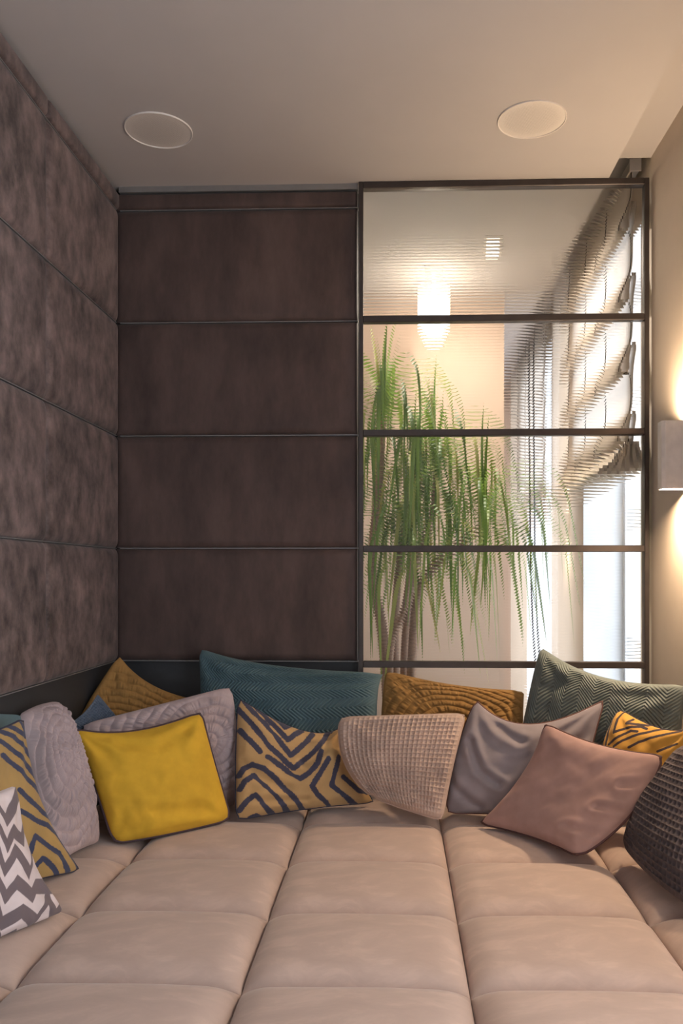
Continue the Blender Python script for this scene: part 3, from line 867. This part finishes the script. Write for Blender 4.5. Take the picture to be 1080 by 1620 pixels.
# ------------------------------------------------------------------ roman blinds on the next room's windows
def chaikin(p, times=2):
    for _ in range(times):
        o = [p[0]]
        for a, b in zip(p[:-1], p[1:]):
            o += [(a[0] * .75 + b[0] * .25, a[1] * .75 + b[1] * .25), (a[0] * .25 + b[0] * .75, a[1] * .25 + b[1] * .75)]
        p = o + [p[-1]]
    return p
def roman_blind(y0, y1, xb, loops, ztop, zstack, label, drop):
    org = (xb, (y0 + y1) / 2, zstack - 0.1)
    r = empty('roman_blind', org); tag(r, label, 'blind', 'linen roman blinds')
    prof = [(xb, ztop)]; bind = [(xb, ztop)]
    for zc, amp in loops:     # zc = foot of the loop, amp = how far it hangs into the room
        h = drop
        outer = [(xb - 0.001, zc + h), (xb - amp * 0.35, zc + h * 0.6), (xb - amp * 0.85, zc + 0.03), (xb - amp, zc)]
        prof += outer + [(xb - amp * 0.6, zc - 0.010), (xb - amp * 0.25, zc + 0.002), (xb - amp * 0.30, zc + 0.04), (xb - amp * 0.2, zc + h * 0.62),
                 (xb + 0.006, zc + h * 0.9), (xb + 0.016, zc + h * 0.72), (xb + 0.004, zc + 0.03), (xb, zc - 0.03)]
        bind += outer + [(xb - amp * 0.9, zc - 0.010), (xb - amp * 0.5, zc - 0.012), (xb - 0.002, zc - 0.012)]
    zs = zstack
    prof += [(xb - 0.005, zs + 0.06), (xb - 0.05, zs + 0.0), (xb - 0.085, zs - 0.05)]
    bind += [(xb - 0.005, zs + 0.06), (xb - 0.05, zs + 0.0), (xb - 0.085, zs - 0.05)]
    ny = 13
    ys = np.linspace(y0, y1, ny)
    def sheet(pr, wob=0.012, thick=0.0):
        V = np.zeros((len(pr), ny, 3))
        for i, (x, z) in enumerate(pr):
            sag = wob * np.sin((ys - y0) / (y1 - y0) * math.pi * 3) ** 2
            V[i, :, 0] = x; V[i, :, 1] = ys; V[i, :, 2] = z - (sag if i > 3 else 0)
        return V
    pr = chaikin(prof)
    fb = link('fabric', mesh_np('fabric', sheet(pr).reshape(-1, 3) - np.array(org), grid_quads(len(pr), ny)), M['linen_sheer'], r)
    sm = fb.modifiers.new('thickness', 'SOLIDIFY'); sm.thickness = 0.004; sm.offset = 0
    bp = chaikin(bind)
    for y in np.linspace(y0 + 0.006, y1 - 0.015, 4):
        k = 0.012 * math.sin((y - y0) / (y1 - y0) * math.pi * 3) ** 2
        link('binding', rel(MB().tube([(x - 0.004, y, z - (k if i > 3 else 0)) for i, (x, z) in enumerate(bp)], 0.0020, 4, False), org), M['seam'], fb)
    # the gathered foot: flattened pleats hanging side by side, fanned out
    for k in range(6):
        xt = xb + 0.024 - k * 0.019; xl = xb + 0.055 - k * 0.038
        zt = zs + 0.045 - 0.002 * k * k; zl = zs - 0.075 - 0.004 * k
        w = 0.011
        ring = [(xt - 0.003, zt), (xt - 0.006, zt - 0.03), ((xt + xl) / 2 - w, (zt + zl) / 2), (xl - w, zl + 0.02), (xl - w * .5, zl), (xl + w * .5, zl + 0.001), (xl + w, zl + 0.02), ((xt + xl) / 2 + w * .4, (zt + zl) / 2), (xt + 0.005, zt - 0.03), (xt + 0.003, zt)]
        ring = chaikin(ring + [ring[0]], 1)[:-1]
        n = len(ring); mb = MB(); v = []; f = []
        for iy, y in enumerate(ys):
            sg = 0.010 * math.sin((y - y0) / (y1 - y0) * math.pi * 3 + k * 0.4) ** 2
            v += [(x, y + 0.002 * k, z - sg) for x, z in ring]
        for iy in range(ny - 1):
            for q in range(n): f.append((iy * n + q, iy * n + (q + 1) % n, (iy + 1) * n + (q + 1) % n, (iy + 1) * n + q))
        mb.add(v, f, True)
        mb.add(v[:n], [tuple(range(n))[::-1]]); mb.add(v[-n:], [tuple(range(n))])
        link('pleat', rel(mb, org), M['linen'], r)
    link('end_cap', rel(MB().bevbox(xb - 0.016, xb + 0.034, y0 - 0.016, y0 - 0.010, ztop - 0.009, ztop + 0.049, 0.002), org), M['white_metal'], r)
    link('headrail', rel(MB().bevbox(xb - 0.012, xb + 0.03, y0 - 0.01, y1 + 0.01, ztop - 0.005, ztop + 0.045, 0.004), org), M['headrail'], r)
    return r
t = NT('linen_translucent')
v_ = t.coord()
t.l(t.ramp(t.noise(v_, 60, 3), [(0.3, lin((196, 184, 170))), (0.7, lin((214, 202, 190)))]), t.b.inputs['Base Color'])
t.set(Roughness=0.9)
tr = t.n('ShaderNodeBsdfTranslucent'); tr.inputs['Color'].default_value = (*lin((234, 230, 226)), 1)
mx = t.n('ShaderNodeMixShader'); mx.inputs[0].default_value = 0.72
t.l(t.b.outputs[0], mx.inputs[1]); t.l(tr.outputs[0], mx.inputs[2]); t.l(mx.outputs[0], t.t.nodes['Material Output'].inputs['Surface'])
M['linen_sheer'] = t.m
def zb_(py, Y=3.55): return at(1000, py, Y).z
XBL = at(999, 500, 3.53).x
roman_blind(3.52, 4.80, XBL, [(zb_(366), 0.055), (zb_(478), 0.055), (zb_(588), 0.055), (zb_(697), 0.06)], at(1000, 272, 3.53).z, zb_(715),
            'raised linen roman blind just behind the glass on the right', 0.14)
blind2 = roman_blind(5.58, 6.80, XBL, [(zb_(366), 0.055), (zb_(478), 0.055), (zb_(588), 0.055), (zb_(697), 0.06)], at(1000, 272, 3.53).z, zb_(715),
            'raised linen roman blind on the second window, beyond the pier', 0.14)

cord = [at(843, 560, 5.52), at(845, 800, 5.52), at(846, 900, 5.52), at(850, 1000, 5.52), at(857, 1090, 5.52), at(862, 1180, 5.52)]
for dx in (0, 0.03):
    link('pull_cord', rel(MB().tube([(p.x - dx, p.y, p.z) for p in cord], 0.005, 6), tuple(blind2.location)), M['seam'], blind2)

# ------------------------------------------------------------------ plant behind the glass
PY = 4.0
base = at(632, 1200, PY)
plant = empty('dracaena_plant', (base.x, PY, 0.0)); tag(plant, 'tall potted plant with long arching green leaves behind the glass', 'plant')
PO2 = (base.x, PY, 0.0)
bark = plain('plant_bark', (150, 122, 104), 0.85, var=0.25, scale=40, bump=0.4)
pot_m = plain('grey_planter', (120, 116, 114), 0.6)
soil = plain('potting_soil', (58, 46, 38), 0.95, var=0.3)
link('pot', MB().lathe([(0.001, 0), (0.15, 0), (0.19, 0.38), (0.20, 0.40), (0.18, 0.40), (0.175, 0.36), (0.001, 0.36)], 0, 0, 40), pot_m, plant)
link('soil', MB().lathe([(0.176, 0.362), (0.10, 0.372), (0.001, 0.375)], 0, 0, 24), soil, plant)
heads = []
def trunk(pts, r0, r1):
    P = [at(*p) for p in pts]; P[0] = Vector((P[0].x, P[0].y, 0.34))
    out = []
    for i in range(len(P) - 1):
        for k in range(5):
            tt = k / 5
            p0 = P[max(i - 1, 0)]; p1 = P[i]; p2 = P[i + 1]; p3 = P[min(i + 2, len(P) - 1)]
            out.append(0.5 * ((2 * p1) + (-p0 + p2) * tt + (2 * p0 - 5 * p1 + 4 * p2 - p3) * tt * tt + (-p0 + 3 * p1 - 3 * p2 + p3) * tt ** 3))
    out.append(P[-1])
    rs = [r0 + (r1 - r0) * i / (len(out) - 1) for i in range(len(out))]
    link('trunk', rel(MB().tube(out, rs, 10), PO2), bark, plant)
    heads.append(P[-1])
trunk([(640, 1210, PY + .10), (640, 1030, PY + .12), (655, 900, PY + .16), (680, 830, PY + .2), (690, 750, PY + .2)], 0.024, 0.012)
trunk([(622, 1210, PY), (606, 1010, PY), (588, 900, PY), (600, 760, PY), (606, 668, PY)], 0.030, 0.014)
trunk([(634, 1210, PY + .04), (624, 1010, PY + .06), (636, 860, PY + .08), (655, 790, PY + .1)], 0.026, 0.013)
trunk([(644, 1210, PY - .02), (652, 1030, PY - .02), (664, 930, PY), (705, 880, PY), (768, 830, PY + .02)], 0.026, 0.012)
trunk([(628, 1210, PY - .05), (616, 1040, PY - .08), (640, 960, PY - .1), (648, 885, PY - .1)], 0.022, 0.012)
leaf_m = NT('leaf_green')
oi = leaf_m.n('ShaderNodeObjectInfo')
leaf_m.l(leaf_m.ramp(oi.outputs['Random'], [(0.0, lin((58, 92, 40))), (0.45, lin((96, 130, 62))), (0.8, lin((150, 164, 92))), (1.0, lin((190, 172, 110)))]), leaf_m.b.inputs['Base Color'])
leaf_m.set(Roughness=0.4)
ltr = leaf_m.n('ShaderNodeBsdfTranslucent'); ltr.inputs['Color'].default_value = (*lin((140, 170, 70)), 1)
lmx = leaf_m.n('ShaderNodeMixShader'); lmx.inputs[0].default_value = 0.3
leaf_m.l(leaf_m.b.outputs[0], lmx.inputs[1]); leaf_m.l(ltr.outputs[0], lmx.inputs[2]); leaf_m.l(lmx.outputs[0], leaf_m.t.nodes['Material Output'].inputs['Surface'])
def leaf_mesh(elev, turn, L, wmax):
    """a strap leaf that rises at elev and bends over until it hangs, the bend done by 'turn' of its length"""
    n = 14; V = []; Q = []
    x = z = 0.0
    for i in range(n + 1):
        tt = i / n
        k = min(1, tt / turn); k = k * k * (3 - 2 * k)
        a = elev + (-1.42 - elev) * k
        w = wmax * min(1, 0.5 + tt * 3) * (1 - tt ** 3) * 0.5 + 0.0006
        nx, nz = -math.sin(a), math.cos(a)
        V += [(x + nx * w * .35, -w, z + nz * w * .35), (x, 0, z), (x + nx * w * .35, w, z + nz * w * .35)]
        if i < n:
            b = i * 3; Q += [(b, b + 3, b + 4, b + 1), (b + 1, b + 4, b + 5, b + 2)]
        x += math.cos(a) * L / n; z += math.sin(a) * L / n
    me = mesh_np('leaf', V, Q); me.materials.append(leaf_m.m); return me
kinds = [leaf_mesh(1.5, 6.0, 0.40, 0.015)] + [leaf_mesh(e, d, L, 0.0145) for e, d, L in
         ((1.35, 0.75, 0.80), (1.2, 0.65, 0.85), (1.0, 0.6, 0.80), (0.8, 0.6, 0.75), (0.5, 0.55, 0.75), (0.2, 0.5, 0.65), (-0.3, 0.5, 0.6))]
counts = [60, 62, 60, 52, 50]
for hi, (h, cnt) in enumerate(zip(heads, counts)):
    for i in range(cnt):
        tt = i / cnt
        if tt < 0.10: km = kinds[0]
        else: km = kinds[1 + min(6, int((tt - 0.10) / 0.90 * 7))]
        o = bpy.data.objects.new('leaf', km); col.objects.link(o); o.parent = plant
        o.location = Vector(h) - Vector(PO2) + Vector((0, 0, 0.08 * (0.7 - tt)))
        sc = random.uniform(0.85, 1.32)
        o.scale = (sc, sc * 1.1, sc)
        yaw = i * 2.39996 + random.uniform(-0.3, 0.3)
        o.rotation_euler = (random.uniform(-.12, .12), random.uniform(-.12, .12), yaw)
